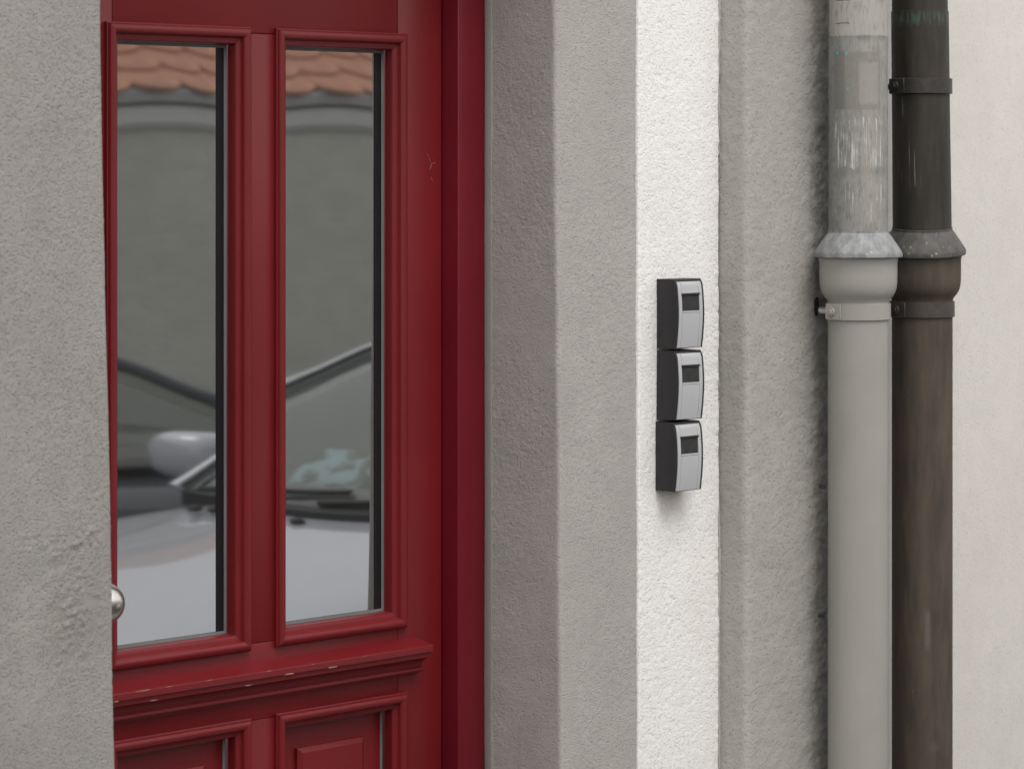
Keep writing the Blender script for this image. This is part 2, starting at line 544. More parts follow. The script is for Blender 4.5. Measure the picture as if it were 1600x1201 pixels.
# ------------------------------------------------------------------ stucco sheets: a plan profile swept up with real relief
def round_profile(pts, radii, step):
    P = [Vector((*p, 0)) for p in pts]
    out = [P[0]]
    for i in range(1, len(P) - 1):
        a, b, c = P[i - 1], P[i], P[i + 1]
        r = radii[i]
        d0, d1 = (a - b).normalized(), (c - b).normalized()
        if r <= 0:
            out.append(b)
            continue
        ang = d0.angle(d1)
        tl = min(r / math.tan(ang / 2), 0.49 * min((a - b).length, (c - b).length))
        s, e = b + d0 * tl, b + d1 * tl
        for k in range(7):
            t = k / 6
            out.append((1 - t) ** 2 * s + 2 * t * (1 - t) * b + t * t * e)
    out.append(P[-1])
    A = np.array([[p.x, p.y] for p in out])
    seg = np.hypot(*np.diff(A, axis=0).T)
    s = np.concatenate([[0], np.cumsum(seg)])
    n = max(2, int(s[-1] / step) + 1)
    ss = np.linspace(0, s[-1], n)
    Q = np.stack([np.interp(ss, s, A[:, 0]), np.interp(ss, s, A[:, 1])], 1)
    T = np.gradient(Q, axis=0)
    T /= np.hypot(T[:, 0], T[:, 1])[:, None]
    return Q, ss, np.stack([T[:, 1], -T[:, 0]], 1)


ZD0, ZD1 = 0.62, 2.28


def zlist(step, z0=0.0, z1=3.7):
    lo = np.linspace(z0, ZD0, 16)[:-1]
    mid = np.arange(ZD0, ZD1, step)
    hi = np.linspace(ZD1, z1, 30)
    return np.concatenate([lo, mid, hi])


def sheet(name, pts, radii, mat, parent, disp, step=0.003, lean=None, z0=0.0, z1=3.7, zs=None):
    Q, s, Nn = round_profile(pts, radii, step)
    z = zlist(step, z0, z1) if zs is None else zs
    S, Z = np.meshgrid(s, z)
    X = np.repeat(Q[None, :, 0], len(z), 0)
    Y = np.repeat(Q[None, :, 1], len(z), 0)
    NX = np.repeat(Nn[None, :, 0], len(z), 0)
    NY = np.repeat(Nn[None, :, 1], len(z), 0)
    H = disp(S, Z, X)
    edge = np.minimum(1, np.minimum(S, s[-1] - S) / 0.004)
    X2, Y2 = X + NX * H, Y + NY * H
    if lean is not None:
        dx, dy = lean(S, Z, X)
        X2, Y2 = X2 + dx, Y2 + dy
    n = len(s)
    V = np.stack([X2, Y2, Z], -1).reshape(-1, 3)
    i = np.arange(len(z) - 1)[:, None] * n + np.arange(n - 1)[None, :]
    F = np.stack([i, i + 1, i + n + 1, i + n], -1).reshape(-1, 4)
    me = bpy.data.meshes.new(name)
    me.vertices.add(len(V))
    me.vertices.foreach_set('co', V.astype(np.float32).ravel())
    me.loops.add(F.size)
    me.loops.foreach_set('vertex_index', F.astype(np.int32).ravel())
    me.polygons.add(len(F))
    me.polygons.foreach_set('loop_start', (np.arange(len(F)) * 4).astype(np.int32))
    me.polygons.foreach_set('use_smooth', np.ones(len(F), dtype=bool))
    me.update(calc_edges=True)
    me.materials.append(mat)
    return link(bpy.data.objects.new(name, me), parent)


YF = 3.728            # front of the grey surround
Y0 = 3.94             # front face of the door leaf
YFR = 3.9024          # front face of the door frame
XR, XL = 4.0822, 3.083
YB = 3.662            # front of the neighbour's rough grey strip


def grain_disp(seed, amp=0.0005, cell=0.0055, lump=0.0006):
    def f(S, Z, X):
        a = fbm(S / cell, Z / cell, seed, 2, 0.6)
        b = fbm(S / 0.055, Z / 0.055, seed + 9, 3)
        mask = 0.55 + 0.45 * np.clip(fbm(S / 0.14, Z / 0.14, seed + 20, 2) * 2.2, -1, 1)
        return amp * mask * np.clip(a, -0.25, 1) * 1.2 + lump * b + 0.0018 * fbm(S / 0.3, Z / 0.35, seed + 31, 2)
    return f


def left_disp(S, Z, X):
    h = grain_disp(3, 0.0006)(S, Z, X)
    # the rough patched spot beside the knob, smoother trowelled areas around it
    cx_, cz_ = 3.015, 1.175
    r = np.sqrt(((X - cx_) / 0.060) ** 2 + ((Z - cz_) / 0.095) ** 2) + 0.35 * fbm(X / 0.03, Z / 0.03, 77, 2)
    patch = 1 - sstep(r, 0.75, 1.05)
    patch2 = (1 - sstep(np.abs(Z - 1.288 - 0.01 * fbm(X / .03, Z / .03, 5, 2)), 0.008, 0.018)) * sstep(X, 2.90, 2.93) * (1 - sstep(X, 3.05, 3.065))
    smooth = (1 - sstep(np.abs(Z - 1.262 - (X - 3.0) * 0.3), 0.006, 0.012)) * sstep(X, 2.95, 2.97) * (1 - sstep(X, 3.02, 3.04))
    c = np.clip(fbm(S / 0.0056, Z / 0.0056, 91, 2, 0.6) + 0.05, -0.1, 1)
    return h * (1 - 0.8 * smooth) * (1 - 0.4 * patch) + 0.0027 * patch * (0.35 + 0.65 * sstep(np.abs(r - 0.62), 0.0, 0.3)) * c + 0.0026 * patch2 * c - 0.0008 * patch


def white_disp(S, Z, X):
    a = fbm(S / 0.0070, Z / 0.0070, 41, 2, 0.6)
    pits = np.clip(fbm(S / 0.009, Z / 0.008, 47, 2) + 0.18, -1, 0.05)
    edge = np.exp(-((X - 4.507) / 0.008) ** 2) * np.clip(fbm(S * 0, Z / 0.018, 52, 3) * 2, -0.4, 1)
    return 0.0004 * np.clip(a, -0.35, 1) + 0.0010 * pits + 0.0009 * fbm(S / 0.12, Z / 0.12, 44, 2) + 0.0012 * edge


def rough_disp(S, Z, X):
    k = sstep(X, 4.66, 4.745)
    a = fbm(S / 0.015, Z / 0.013, 61, 3, 0.55)
    b = fbm(S / 0.028, Z / 0.022, 66, 4, 0.6)
    steps = 0.0
    for zc in (1.245, 1.005):                 # chipped courses beside the pipe
        steps = steps - 0.006 * np.exp(-((Z - zc - 0.006 * fbm(X / .02, Z * 0, 3, 2)) / 0.004) ** 2) * sstep(X, 4.725, 4.74)
    return 0.0008 * np.clip(a, -0.5, 1) * (1 - 0.1 * k) + k * (0.0042 * b) + 0.003 * fbm(S / 0.25, Z / 0.3, 63, 2) + steps


def smooth_disp(S, Z, X):
    return 0.0012 * fbm(S / 0.25, Z / 0.25, 81, 3) + 0.0004 * fbm(S / 0.012, Z / 0.012, 85, 2)


# ------------------------------------------------------------------ ground and street
def quad_sheet(name, x0, x1, y0, y1, z, mat):
    o = from_arrays(name, [(x0, y0, z), (x1, y0, z), (x1, y1, z), (x0, y1, z)], [(0, 1, 2, 3)], mat)
    return tag(o, kind='structure')


quad_sheet('ground', -150, 150, -150, 150, -0.20, M['asphalt'])
quad_sheet('road', -40, 60, -1.48, 3.10, -0.09, M['asphalt'])
pav = box('pavement', -40, 60, 3.104, 3.78, -0.15, 0.03, M['paving'], None, 0.01, 2)
tag(pav, kind='structure')

# ------------------------------------------------------------------ the white house with the doorway
house = empty('house', (3.58, 3.9, 0))
tag(house, 'white rendered house with a grey stucco surround framing the red door', 'house')


def H(o, parent=house):
    o.parent = parent
    o.matrix_parent_inverse = Matrix.Translation(-Vector(parent.location))
    return o


def left_lean(S, Z, X):
    k = sstep(X, 2.96, 3.06)
    return k * (-0.0260 * (Z - 1.55) - 0.0) - k * 0.0006 + 0.0015 * k * fbm(S * 0, Z / 0.12, 8, 2), 0 * Z


def right_lean(S, Z, X):
    k = np.clip((XR + 0.0 - X) / 1.0, 0, 1) * 0 + np.where(X < XR + 0.012, np.clip((3.905 - YF) * 0 + (S - 0.0) / 0.17, 0, 1), np.clip(1 - (S - 0.19) / 0.15, 0, 1))
    return 0 * Z, k * (-0.0115 * (1.46 - Z)) + 0.0015 * k * fbm(S * 0, Z / 0.15, 18, 2)


zd = None
o = H(sheet('door_surround', [(2.874, YF + 0.012), (2.874, YF), (XL, YF), (XL, 3.96)], [0, 0.003, 0.007, 0], M['grey_shaded'], None, left_disp, 0.0024, left_lean, 0.0, 2.42, np.concatenate([np.linspace(0, ZD0, 12)[:-1], np.arange(ZD0, 2.2, 0.0025), np.linspace(2.2, 2.42, 8)])))
o['label'] = 'grey stucco strip left of the door with a coarse patched spot'
o = H(sheet('door_surround', [(XR, 3.905), (XR, YF), (4.289, YF)], [0, 0.009, 0], M['grey'], None, lambda S, Z, X: grain_disp(13, 0.0007)(S, Z, X) * (1 - 0.7 * np.exp(-((S - 0.185) / 0.012) ** 2)), 0.0025, right_lean, 0.0, 2.42, np.concatenate([np.linspace(0, ZD0, 12)[:-1], np.arange(ZD0, 2.2, 0.0025), np.linspace(2.2, 2.42, 8)])))
o['label'] = 'grey stucco reveal and strip between the door frame and the white wall'
bm = bmesh.new()
add_box(bm, 2.874, 4.289, YF, 4.05, 2.42, 2.63, 0.004)
o = H(from_bm('door_surround', bm, M['grey'], None, True, 50))
o['label'] = 'grey stucco lintel above the door'
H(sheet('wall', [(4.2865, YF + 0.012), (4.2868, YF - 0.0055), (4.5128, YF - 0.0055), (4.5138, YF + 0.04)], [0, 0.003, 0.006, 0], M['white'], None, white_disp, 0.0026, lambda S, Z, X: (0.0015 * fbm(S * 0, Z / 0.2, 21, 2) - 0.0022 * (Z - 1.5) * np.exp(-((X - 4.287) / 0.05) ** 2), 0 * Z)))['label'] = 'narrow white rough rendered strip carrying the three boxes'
H(sheet('wall', [(-3.0, YF - 0.005), (2.8735, YF - 0.005), (2.8735, YF + 0.012)], [0, 0.002, 0], M['white'], None, white_disp, 0.02))
H(box('wall', 2.8735, 4.2865, YF - 0.004, 4.05, 2.632, 3.7, M['white']))
H(box('wall', -3.0, XL - 0.002, YF + 0.035, 4.06, 0.0, 2.41, M['grey']))
H(box('wall', XR + 0.004, 4.505, YF + 0.045, 4.06, 0.0, 3.7, M['grey']))
H(box('ceiling', XL, XR, Y0 + 0.02, 4.06, 2.40, 2.42, M['grey']))
# plaster stop bead where the reveal meets the frame
bm = bmesh.new()
add_box(bm, XR - 0.0012, XR + 0.002, YFR - 0.0165, YFR - 0.001, 0.12, 2.415, 0.0005)
H(from_bm('plaster_bead', bm, M['trim'], None, True, 50))
# door frame
fx0, fx1 = 3.154, 4.0141
dfr = H(box('door_frame', fx1, XR - 0.0005, YFR, 4.02, 0.12, 2.33, M['frame'], None, 0.0015))
H(box('door_frame', XL + 0.0005, fx0, YFR, 4.02, 0.12, 2.33, M['frame'], None, 0.0015))
H(box('door_frame', XL + 0.0005, XR - 0.0005, YFR, 4.02, 2.3305, 2.40, M['frame'], None, 0.0015))
H(box('door_step', XL, XR, YF + 0.055, 4.0, -0.08, 0.118, M['stone'], None, 0.006))

# ------------------------------------------------------------------ the front door
door = empty('front_door', (3.584, Y0, 0.13))
tag(door, 'dark red panelled wooden door with two tall glass panes', 'door')


def D(o, parent=door):
    """parent a mesh built in world coordinates; a part of a part sits on a parent that is itself in world coordinates"""
    o.parent = parent
    o.matrix_parent_inverse = Matrix.Translation(-Vector(parent.location)) if parent.type == 'EMPTY' else Matrix()
    return o


def dbox(name, x0, x1, z0, z1, mat=None, y0=Y0, y1=Y0 + 0.05, bev=0.0012):
    return D(box(name, x0, x1, y0, y1, z0, z1, mat or M['red'], None, bev))


g = 0.0004
XA, XB_ = 3.2656, 3.9034            # stile edges seen as fine joints
dbox('stile', 3.158, XA - g, 0.13, 2.327)
dbox('stile', XB_ + g, 4.0105, 0.13, 2.327)
dbox('rail', XA + g, XB_ - g, 2.0635 + g, 2.327, M['redx'])
dbox('rail', XA + g, XB_ - g, 0.9275, 1.0546 - g, M['redx'])
dbox('rail', XA + g, XB_ - g, 0.13, 0.24, M['redx'])
dbox('stile', 3.5405, 3.6265, 1.0546 + g, 2.0635 - g, bev=0.0011)
dbox('stile', 3.5405, 3.6265, 0.2405, 0.9271, bev=0.0011)

PROF = [(0, -0.003), (0, 0.0065), (0.0016, 0.0072), (0.0022, 0.0092), (0.0040, 0.0117), (0.0070, 0.0131), (0.0110, 0.0131),
        (0.0145, 0.0116), (0.0168, 0.0092), (0.0176, 0.0070), (0.0182, 0.0030), (0.0190, 0.0018), (0.0235, 0.0012),
        (0.0268, -0.0002), (0.0282, -0.0024), (0.0288, -0.0080), (0.0294, -0.0180)]


def mitred(name, x0, x1, z0, z1, prof, mat, parent):
    """a moulding profile swept round a rectangle with mitred corners"""
    V, F = [], []
    n = len(prof)
    for side in range(4):
        base = len(V)
        for (m_, h) in prof:
            c = [(x0 + m_, z0 + m_), (x1 - m_, z0 + m_), (x1 - m_, z1 - m_), (x0 + m_, z1 - m_)]
            for k in (side, (side + 1) % 4):
                V.append((c[k][0], Y0 - h, c[k][1]))
        for i in range(n - 1):
            F.append((base + 2 * i, base + 2 * i + 1, base + 2 * i + 3, base + 2 * i + 2))
    return D(from_arrays(name, V, F, mat, None, True, 26), parent)


def ring(name, x0, x1, z0, z1, wd, y, mat, parent):
    V = [(x0, y, z0), (x1, y, z0), (x1, y, z1), (x0, y, z1), (x0 + wd, y + 0.001, z0 + wd), (x1 - wd, y + 0.001, z0 + wd), (x1 - wd, y + 0.001, z1 - wd), (x0 + wd, y + 0.001, z1 - wd)]
    F = [(i, (i + 1) % 4, 4 + (i + 1) % 4, 4 + i) for i in range(4)]
    return D(from_arrays(name, V, F, mat), parent)


def pane(x0, x1, z0, z1, y, parent, seed):
    """insulating glass: a pane very slightly bowed, as such units are"""
    nx, nz = 24, 60
    V, F = [], []
    for j in range(nz + 1):
        for i in range(nx + 1):
            u, v = i / nx, j / nz
            b_ = 0.00045 * (4 * u * (1 - u)) * (4 * v * (1 - v)) + 0.00006 * math.sin(5 * u + seed) * math.sin(9 * v + 2 * seed)
            V.append((x0 + (x1 - x0) * u, y + b_, z0 + (z1 - z0) * v))
    for j in range(nz):
        for i in range(nx):
            k = j * (nx + 1) + i
            F.append((k, k + 1, k + nx + 2, k + nx + 1))
    return D(from_arrays('pane', V, F, M['glass'], None, True), parent)


ZT, ZB = 2.0730, 1.0440
for k, (x0, x1) in enumerate(((3.2492, 3.5556), (3.6124, 3.9190))):
    wn = mitred('window', x0, x1, ZB, ZT, PROF, M['red'], door)
    pane(x0 + 0.0285, x1 - 0.0285, ZB + 0.0285, ZT - 0.0285, Y0 + 0.0240, wn, k * 1.7)
    for xa_, xb_ in ((x0 + 0.0338, x0 + 0.0440), (x1 - 0.0500, x1 - 0.0338)):
        D(box('edge_strip', xa_, xb_, Y0 + 0.0228, Y0 + 0.0236, ZB + 0.0335, ZT - 0.0335, M['edge_black']), wn)  # plain black strip down each upright edge of the pane
    ring('gasket', x0 + 0.0293, x1 - 0.0293, ZB + 0.0293, ZT - 0.0293, 0.0050, Y0 + 0.0215, M['gasket'], wn)
    pn = mitred('panel', x0, x1, 0.225, 0.9330, PROF, M['red'], door)
    D(box('field_board', x0 + 0.0285, x1 - 0.0285, Y0 + 0.0275, Y0 + 0.04, 0.245, 0.912, M['red']), pn)
    # raised field with chamfered edge
    a0, a1, c0, c1, ch = x0 + 0.0725, x1 - 0.0790, 0.305, 0.8625, 0.008
    V = [(a0, Y0 + 0.0275, c0), (a1, Y0 + 0.0275, c0), (a1, Y0 + 0.0275, c1), (a0, Y0 + 0.0275, c1)]
    V += [(a0, Y0 + 0.021, c0), (a1, Y0 + 0.021, c0), (a1, Y0 + 0.021, c1), (a0, Y0 + 0.021, c1)]
    V += [(a0 + ch, Y0 + 0.0155, c0 + ch), (a1 - ch, Y0 + 0.0155, c0 + ch), (a1 - ch, Y0 + 0.0155, c1 - ch), (a0 + ch, Y0 + 0.0155, c1 - ch)]
    F = [(i, (i + 1) % 4, 4 + (i + 1) % 4, 4 + i) for i in range(4)] + [(4 + i, 4 + (i + 1) % 4, 8 + (i + 1) % 4, 8 + i) for i in range(4)] + [(8, 9, 10, 11)]
    D(from_arrays('raised_field', V, F, M['red']), pn)
    ring('gasket', x0 + 0.0293, x1 - 0.0293, 0.2543, 0.9037, 0.0050, Y0 + 0.0250, M['gasket'], pn)
# weather moulding across the lock rail
WP = [(-0.002, 1.0245), (0.0, 1.0245), (0.0435, 1.0158), (0.0447, 1.0150), (0.0450, 1.0140), (0.0450, 1.0046), (0.0444, 1.0040), (0.0398, 1.0036), (0.0392, 1.0030), (0.0388, 0.9948),
      (0.0380, 0.9940), (0.0340, 0.9930), (0.0290, 0.9915), (0.0235, 0.9880), (0.0195, 0.9835), (0.0175, 0.9780), (0.0172, 0.9755), (0.0205, 0.9745), (0.0210, 0.9700),
      (0.0190, 0.9675), (0.0120, 0.9665), (0.0085, 0.9640), (0.0065, 0.9610), (-0.002, 0.9605)]
V, F = [], []
xs = (3.2236, 3.9443)
for x in xs:
    V += [(x, Y0 - p, z) for p, z in WP]
n = len(WP)
F = [(i, i + 1, n + i + 1, n + i) for i in range(n - 1)] + [tuple(range(n)), tuple(range(2 * n - 1, n - 1, -1))]
wb = D(from_arrays('weather_moulding', V, F, M['redx'], None, True, 11))
# chipped edges showing bare wood
bm = bmesh.new()
for (x, z, p, ln, th) in ((3.292, 1.0147, 0.0447, 0.036, 0.0011), (3.345, 1.0147, 0.0447, 0.016, 0.0008), (3.236, 1.0042, 0.0449, 0.010, 0.0014), (3.318, 0.9955, 0.0391, 0.016, 0.0013), (3.520, 0.9955, 0.0391, 0.017, 0.0013),
                          (3.606, 1.0046, 0.0449, 0.020, 0.0016), (3.705, 1.0046, 0.0449, 0.022, 0.0014), (3.232, 0.9945, 0.0391, 0.007, 0.0011), (3.43, 1.0147, 0.0447, 0.014, 0.0007),
                          (3.66, 1.0147, 0.0447, 0.008, 0.0008), (3.56, 1.0147, 0.0447, 0.012, 0.0006), (3.78, 1.0147, 0.0447, 0.010, 0.0005)):
    pts = []
    for q in range(9):
        a_ = q / 9 * 2 * math.pi
        rr = 0.75 + 0.5 * random.random()
        pts.append(bm.verts.new((x + math.cos(a_) * ln / 2 * rr, Y0 - p - 0.0005, z + math.sin(a_) * th * 0.65 * rr)))
    fc = bm.faces.new(pts)
    ex = bmesh.ops.extrude_face_region(bm, geom=[fc])
    for v in ex['geom']:
        if isinstance(v, bmesh.types.BMVert):
            v.co.y += 0.0008
D(from_bm('wood_chips', bm, M['wood']), wb)
bm = bmesh.new()
for (x0, z0, x1, z1) in ((3.979, 1.857, 3.986, 1.846), (3.986, 1.846, 3.982, 1.838), (3.974, 1.866, 3.978, 1.861), (3.984, 1.824, 3.989, 1.816), (3.988, 1.848, 3.995, 1.8495)):
    add_cyl(bm, (x0, Y0 - 0.0001, z0), (x1, Y0 - 0.0001, z1), 0.00045, 0.0003, 6)
D(from_bm('scratch', bm, M['scuff']))


def lathe(name, prof, mat, parent=None, axis='Z', seg=40, origin=(0, 0, 0), uvdir=None, smooth_ang=38):
    """prof: list of (radius, height). UV = (turn, height); turn 0.5 looks along uvdir"""
    V, F, UV = [], [], []
    base = math.atan2(uvdir[1], uvdir[0]) if uvdir else 0.0
    for (r, h) in prof:
        for k in range(seg + 1):
            u = k / seg
            a = base + (u - 0.5) * 2 * math.pi
            c, s = math.cos(a), math.sin(a)
            if axis == 'Z':
                V.append((origin[0] + r * c, origin[1] + r * s, origin[2] + h))
            else:                                  # axis towards -Y
                V.append((origin[0] + r * c, origin[1] - h, origin[2] + r * s))
            UV.append((u, origin[2] + h))
    m_ = seg + 1
    for i in range(len(prof) - 1):
        for k in range(seg):
            q = (i * m_ + k, i * m_ + k + 1, (i + 1) * m_ + k + 1, (i + 1) * m_ + k)
            F.append(q if axis == 'Z' else q[::-1])
    return from_arrays(name, V, F, mat, parent, True, smooth_ang, UV)


kb = [(0.0, 0.0845)] + [(0.0325 * math.sin(a), 0.0520 + 0.0325 * math.cos(a)) for a in np.linspace(0.06, 2.55, 22)] + [(0.0135, 0.020), (0.0135, 0.008), (0.0255, 0.0078), (0.0275, 0.006), (0.0275, 0.0)]
kn = D(lathe('knob', kb, M['steel'], None, 'Y', 40, (3.2055, Y0 - 0.0005, 1.1620)))

# ------------------------------------------------------------------ neighbouring house
nb = empty('house', (6.5, 3.9, 0))
tag(nb, 'off-white neighbouring house with a rough grey edge strip behind the two downpipes', 'house')
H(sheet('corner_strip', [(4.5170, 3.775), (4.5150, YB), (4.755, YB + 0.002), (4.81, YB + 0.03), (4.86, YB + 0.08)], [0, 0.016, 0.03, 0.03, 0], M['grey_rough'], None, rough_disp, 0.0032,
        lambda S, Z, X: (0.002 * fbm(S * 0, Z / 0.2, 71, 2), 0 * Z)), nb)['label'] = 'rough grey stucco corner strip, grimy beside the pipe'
H(sheet('wall', [(4.85, 3.705), (9.6, 3.705)], [0, 0], M['offwhite'], None, smooth_disp, 0.012), nb)['label'] = 'smooth off-white plaster wall behind the dark pipe'
H(box('wall', 4.5165, 9.6, 3.725, 4.06, 0, 3.7, M['offwhite']), nb)

bm = bmesh.new()
pts = []
for q in range(14):
    a_ = q / 14 * 2 * math.pi
    rr = 0.8 + 0.4 * random.random()
    pts.append(bm.verts.new((4.7225 + 0.0060 * rr * math.cos(a_), YB - 0.0012, 1.583 + 0.016 * rr * math.sin(a_))))
fc = bm.faces.new(pts)
ex = bmesh.ops.extrude_face_region(bm, geom=[fc])
for v in ex['geom']:
    if isinstance(v, bmesh.types.BMVert):
        v.co.y += 0.012
H(from_bm('hole_shade', bm, M['trim_black'], None), nb)  # black slab giving the shade inside a broken plaster hole by colour

# ------------------------------------------------------------------ downpipes
CAMDIR = (-0.80, -0.60)


def clamp_band(name, r, z0, z1, mat, parent, ax, ay, bolt_mat, ear_ang, ear_len=0.012, tilt=0.0):
    """flat iron clamp with a bolted ear and a wall pin"""
    band = lathe(name, [(r - 0.004, z0), (r + 0.0010, z0), (r + 0.0040, z0 + 0.0012), (r + 0.0040, z1 - 0.0012), (r + 0.0010, z1), (r - 0.004, z1)], mat, parent, 'Z', 56, (ax, ay, 0), CAMDIR, 30)
    a = ear_ang
    c = Vector((math.cos(a), math.sin(a), 0))
    tgt = Vector((-c.y, c.x, 0))
    zc = (z0 + z1) / 2
    bm = bmesh.new()
    p = Vector((ax, ay, zc)) + c * (r + 0.0034)
    # ear plate: stands off the band, turned a little outwards
    e0 = p - tgt * 0.004
    hw = (z1 - z0) / 2 - 0.001
    pts = []
    for (dt, dc, dz) in ((-0.012, 0.0035, -hw), (0.020, -0.001, -hw), (0.020, -0.001, hw), (-0.012, 0.0035, hw), (-0.0155, 0.003, hw * 0.6), (-0.0155, 0.003, -hw * 0.6)):
        pts.append(e0 + tgt * dt + c * dc + Vector((0, 0, dz)))
    fr = [bm.verts.new(q + c * 0.0030) for q in pts]
    bk = [bm.verts.new(q) for q in pts]
    k = len(pts)
    bm.faces.new(fr)
    bm.faces.new(bk[::-1])
    for i in range(k):
        bm.faces.new((fr[i], bk[i], bk[(i + 1) % k], fr[(i + 1) % k]))
    bmesh.ops.bevel(bm, geom=bm.edges[:], offset=0.0006, segments=1, affect='EDGES')
    from_bm('clamp_ear', bm, mat, band, True, 40)
    bm = bmesh.new()
    q = e0 + c * 0.0045
    add_cyl(bm, q, q + c * 0.0035, 0.0088, 0.0082, 20)
    add_cyl(bm, q + c * 0.0034, q + c * 0.0062, 0.0056, 0.0046, 6)
    from_bm('bolt', bm, bolt_mat, band, True, 40)
    bm = bmesh.new()                                   # the pin that holds it to the wall
    add_cyl(bm, Vector((ax, ay, zc)) + Vector((-0.2, 0.98, 0)) * (r - 0.001), Vector((ax - 0.02, 3.735, zc - 0.002)), 0.0055, 0.0055, 12)
    q0 = e0 - tgt * 0.011 + c * 0.001
    add_cyl(bm, q0, q0 - tgt * 0.016 + Vector((0, 0.006, 0)), 0.0042, 0.0042, 10)
    from_bm('wall_pin', bm, bolt_mat, band, True, 40)
    return band


def downpipe(label, group, ax, ay, r, zs, mats, lean_top, collar_tilt):
    up, lo, co, cl, bo = mats
    root = empty('downpipe', (ax, ay, 0))
    tag(root, label, 'downpipe', group)
    zrim, ztop, zcl0, zcl1 = zs[:4]                   # collar rim, collar top, clamp bottom and top
    O = (0, 0, 0)
    # lower pipe with its flared socket
    P = [(r, 0.02), (r, 0.3), (r, 0.75), (r, 1.2), (r, zcl0 - 0.004), (r + 0.0004, zcl1), (r + 0.0022, zcl1 + 0.005), (r + 0.0075, zcl1 + 0.011), (r + 0.0118, zcl1 + 0.018), (r + 0.0143, zcl1 + 0.026),
         (r + 0.0155, zcl1 + 0.036), (r + 0.0158, zcl1 + 0.050), (r + 0.0158, zrim - 0.012), (r + 0.0168, zrim - 0.009), (r + 0.0168, zrim - 0.004), (r + 0.0155, zrim + 0.002), (r + 0.0120, zrim + 0.002)]
    lp = lathe('lower_pipe', P, lo, root, 'Z', 56, O, CAMDIR)
    # conical collar
    C_ = [(r + 0.0160, zrim - 0.0022), (r + 0.0240, zrim - 0.0026), (r + 0.0252, zrim - 0.0012), (r + 0.0252, zrim + 0.0045), (r + 0.0238, zrim + 0.0085), (r + 0.0185, zrim + 0.0165), (r + 0.0110, zrim + 0.0275), (r + 0.0035, zrim + 0.0385), (r - 0.0003, zrim + 0.0430), (r - 0.0003, zrim + 0.0468), (r - 0.004, zrim + 0.0472)]
    cb = lathe('collar', C_, co, root, 'Z', 56, O, CAMDIR)
    cb.rotation_euler = (0, 0, 0)
    cb.location = (0, 0, 0)
    if collar_tilt:
        mt = Matrix.Translation((0, 0, zrim)) @ Matrix.Rotation(collar_tilt, 4, Vector((-0.6, 0.8, 0)).normalized()) @ Matrix.Translation((0, 0, -zrim))
        cb.data.transform(mt)
    ru = r - 0.0015
    if lean_top:
        U = [(ru, ztop - 0.01), (ru - 0.0005, ztop + 0.1), (ru - 0.001, ztop + 0.2), (ru - 0.0015, zs[4]), (ru - 0.0030, zs[4] + 0.0005), (ru - 0.0035, zs[4] + 0.1), (ru - 0.004, 3.7)]
    else:
        U = [(ru, ztop - 0.01), (ru, ztop + 0.1), (ru, ztop + 0.2), (ru, zs[4]), (ru - 0.0012, zs[4] + 0.0006), (ru - 0.0012, zs[4] + 0.1), (ru - 0.0012, 3.7)]
    upo = lathe('upper_pipe', U, up, root, 'Z', 56, O, CAMDIR)
    if lean_top:
        for v in upo.data.vertices:
            v.co.x -= lean_top * (v.co.z - ztop) * 0.68
            v.co.y += lean_top * (v.co.z - ztop) * 0.73 * 0.3
    return root


PX, PY = 4.7417, 3.58
RP = 0.0560
light = downpipe('pale grey painted downpipe with zinc upper length and drip marks', 'downpipes in the corner between the houses', PX, PY, RP,
                 (1.6780, 1.7220, 1.5605, 1.5925, 2.0820), (M['zinc_upper'], M['grey_paint'], M['zinc_collar'], M['grey_paint'], M['grey_paint']), 0, 0)
DX, DY = 4.9440, 3.582
dark = downpipe('dark brown weathered metal downpipe beside the off-white wall', 'downpipes in the corner between the houses', DX, DY, 0.0572,
                (1.6800, 1.7220, 1.5580, 1.5900, 2.1350), (M['dark_upper'], M['dark_lower'], M['dark_collar'], M['bracket_brown'], M['bracket_brown']), 0.018, R(-5))


def clamp_on(root, r, z0, z1, mat, bmat, off=(0, 0)):
    b = clamp_band('clamp', r, z0, z1, mat, root, off[0], off[1], bmat, math.atan2(CAMDIR[1], CAMDIR[0]) - 0.80)
    return b


for (root, r, z0, z1, mt_, off, tl) in ((light, RP, 1.5605, 1.5915, M['grey_paint'], (0, 0), 2), (dark, 0.0572, 1.5580, 1.5890, M['bracket_brown'], (0, 0), 0), (dark, 0.0555, 1.9790, 2.0090, M['dark_iron'], (-0.0035, 0.001), -1)):
    b = clamp_on(root, r, z0, z1, mt_, mt_, off)

# ------------------------------------------------------------------ the three boxes on the white strip
BW, BH = 0.0745, 0.1225


def front(z):                                   # depth of the housing's bowed front at height z (0..BH)
    t = z / BH
    return 0.0405 + 0.0075 * math.sin(math.pi * (0.10 + 0.80 * t)) - 0.0042 * max(0, (t - 0.90) / 0.10) ** 2


def bowed(bm, x0, x1, z0, z1, off, th, nz=14, bev=0.0):
    """a plate following the bowed front: off = how proud its face is, th = thickness"""
    rows = []
    for i in range(nz + 1):
        z = z0 + (z1 - z0) * i / nz
        d = front(z)
        rows.append([bm.verts.new((x, -(d + off - q), z)) for x, q in ((x0, 0), (x1, 0), (x1, th), (x0, th))])
    for a, b in zip(rows, rows[1:]):
        for k in range(4):
            bm.faces.new((a[k], a[(k + 1) % 4], b[(k + 1) % 4], b[k]))
    bm.faces.new(rows[0])
    bm.faces.new(rows[-1][::-1])
    if bev:
        bm.edges.ensure_lookup_table()
        es = [e for e in bm.edges if e.calc_face_angle(0) > 0.6]
        bmesh.ops.bevel(bm, geom=es, offset=bev, segments=2, affect='EDGES')


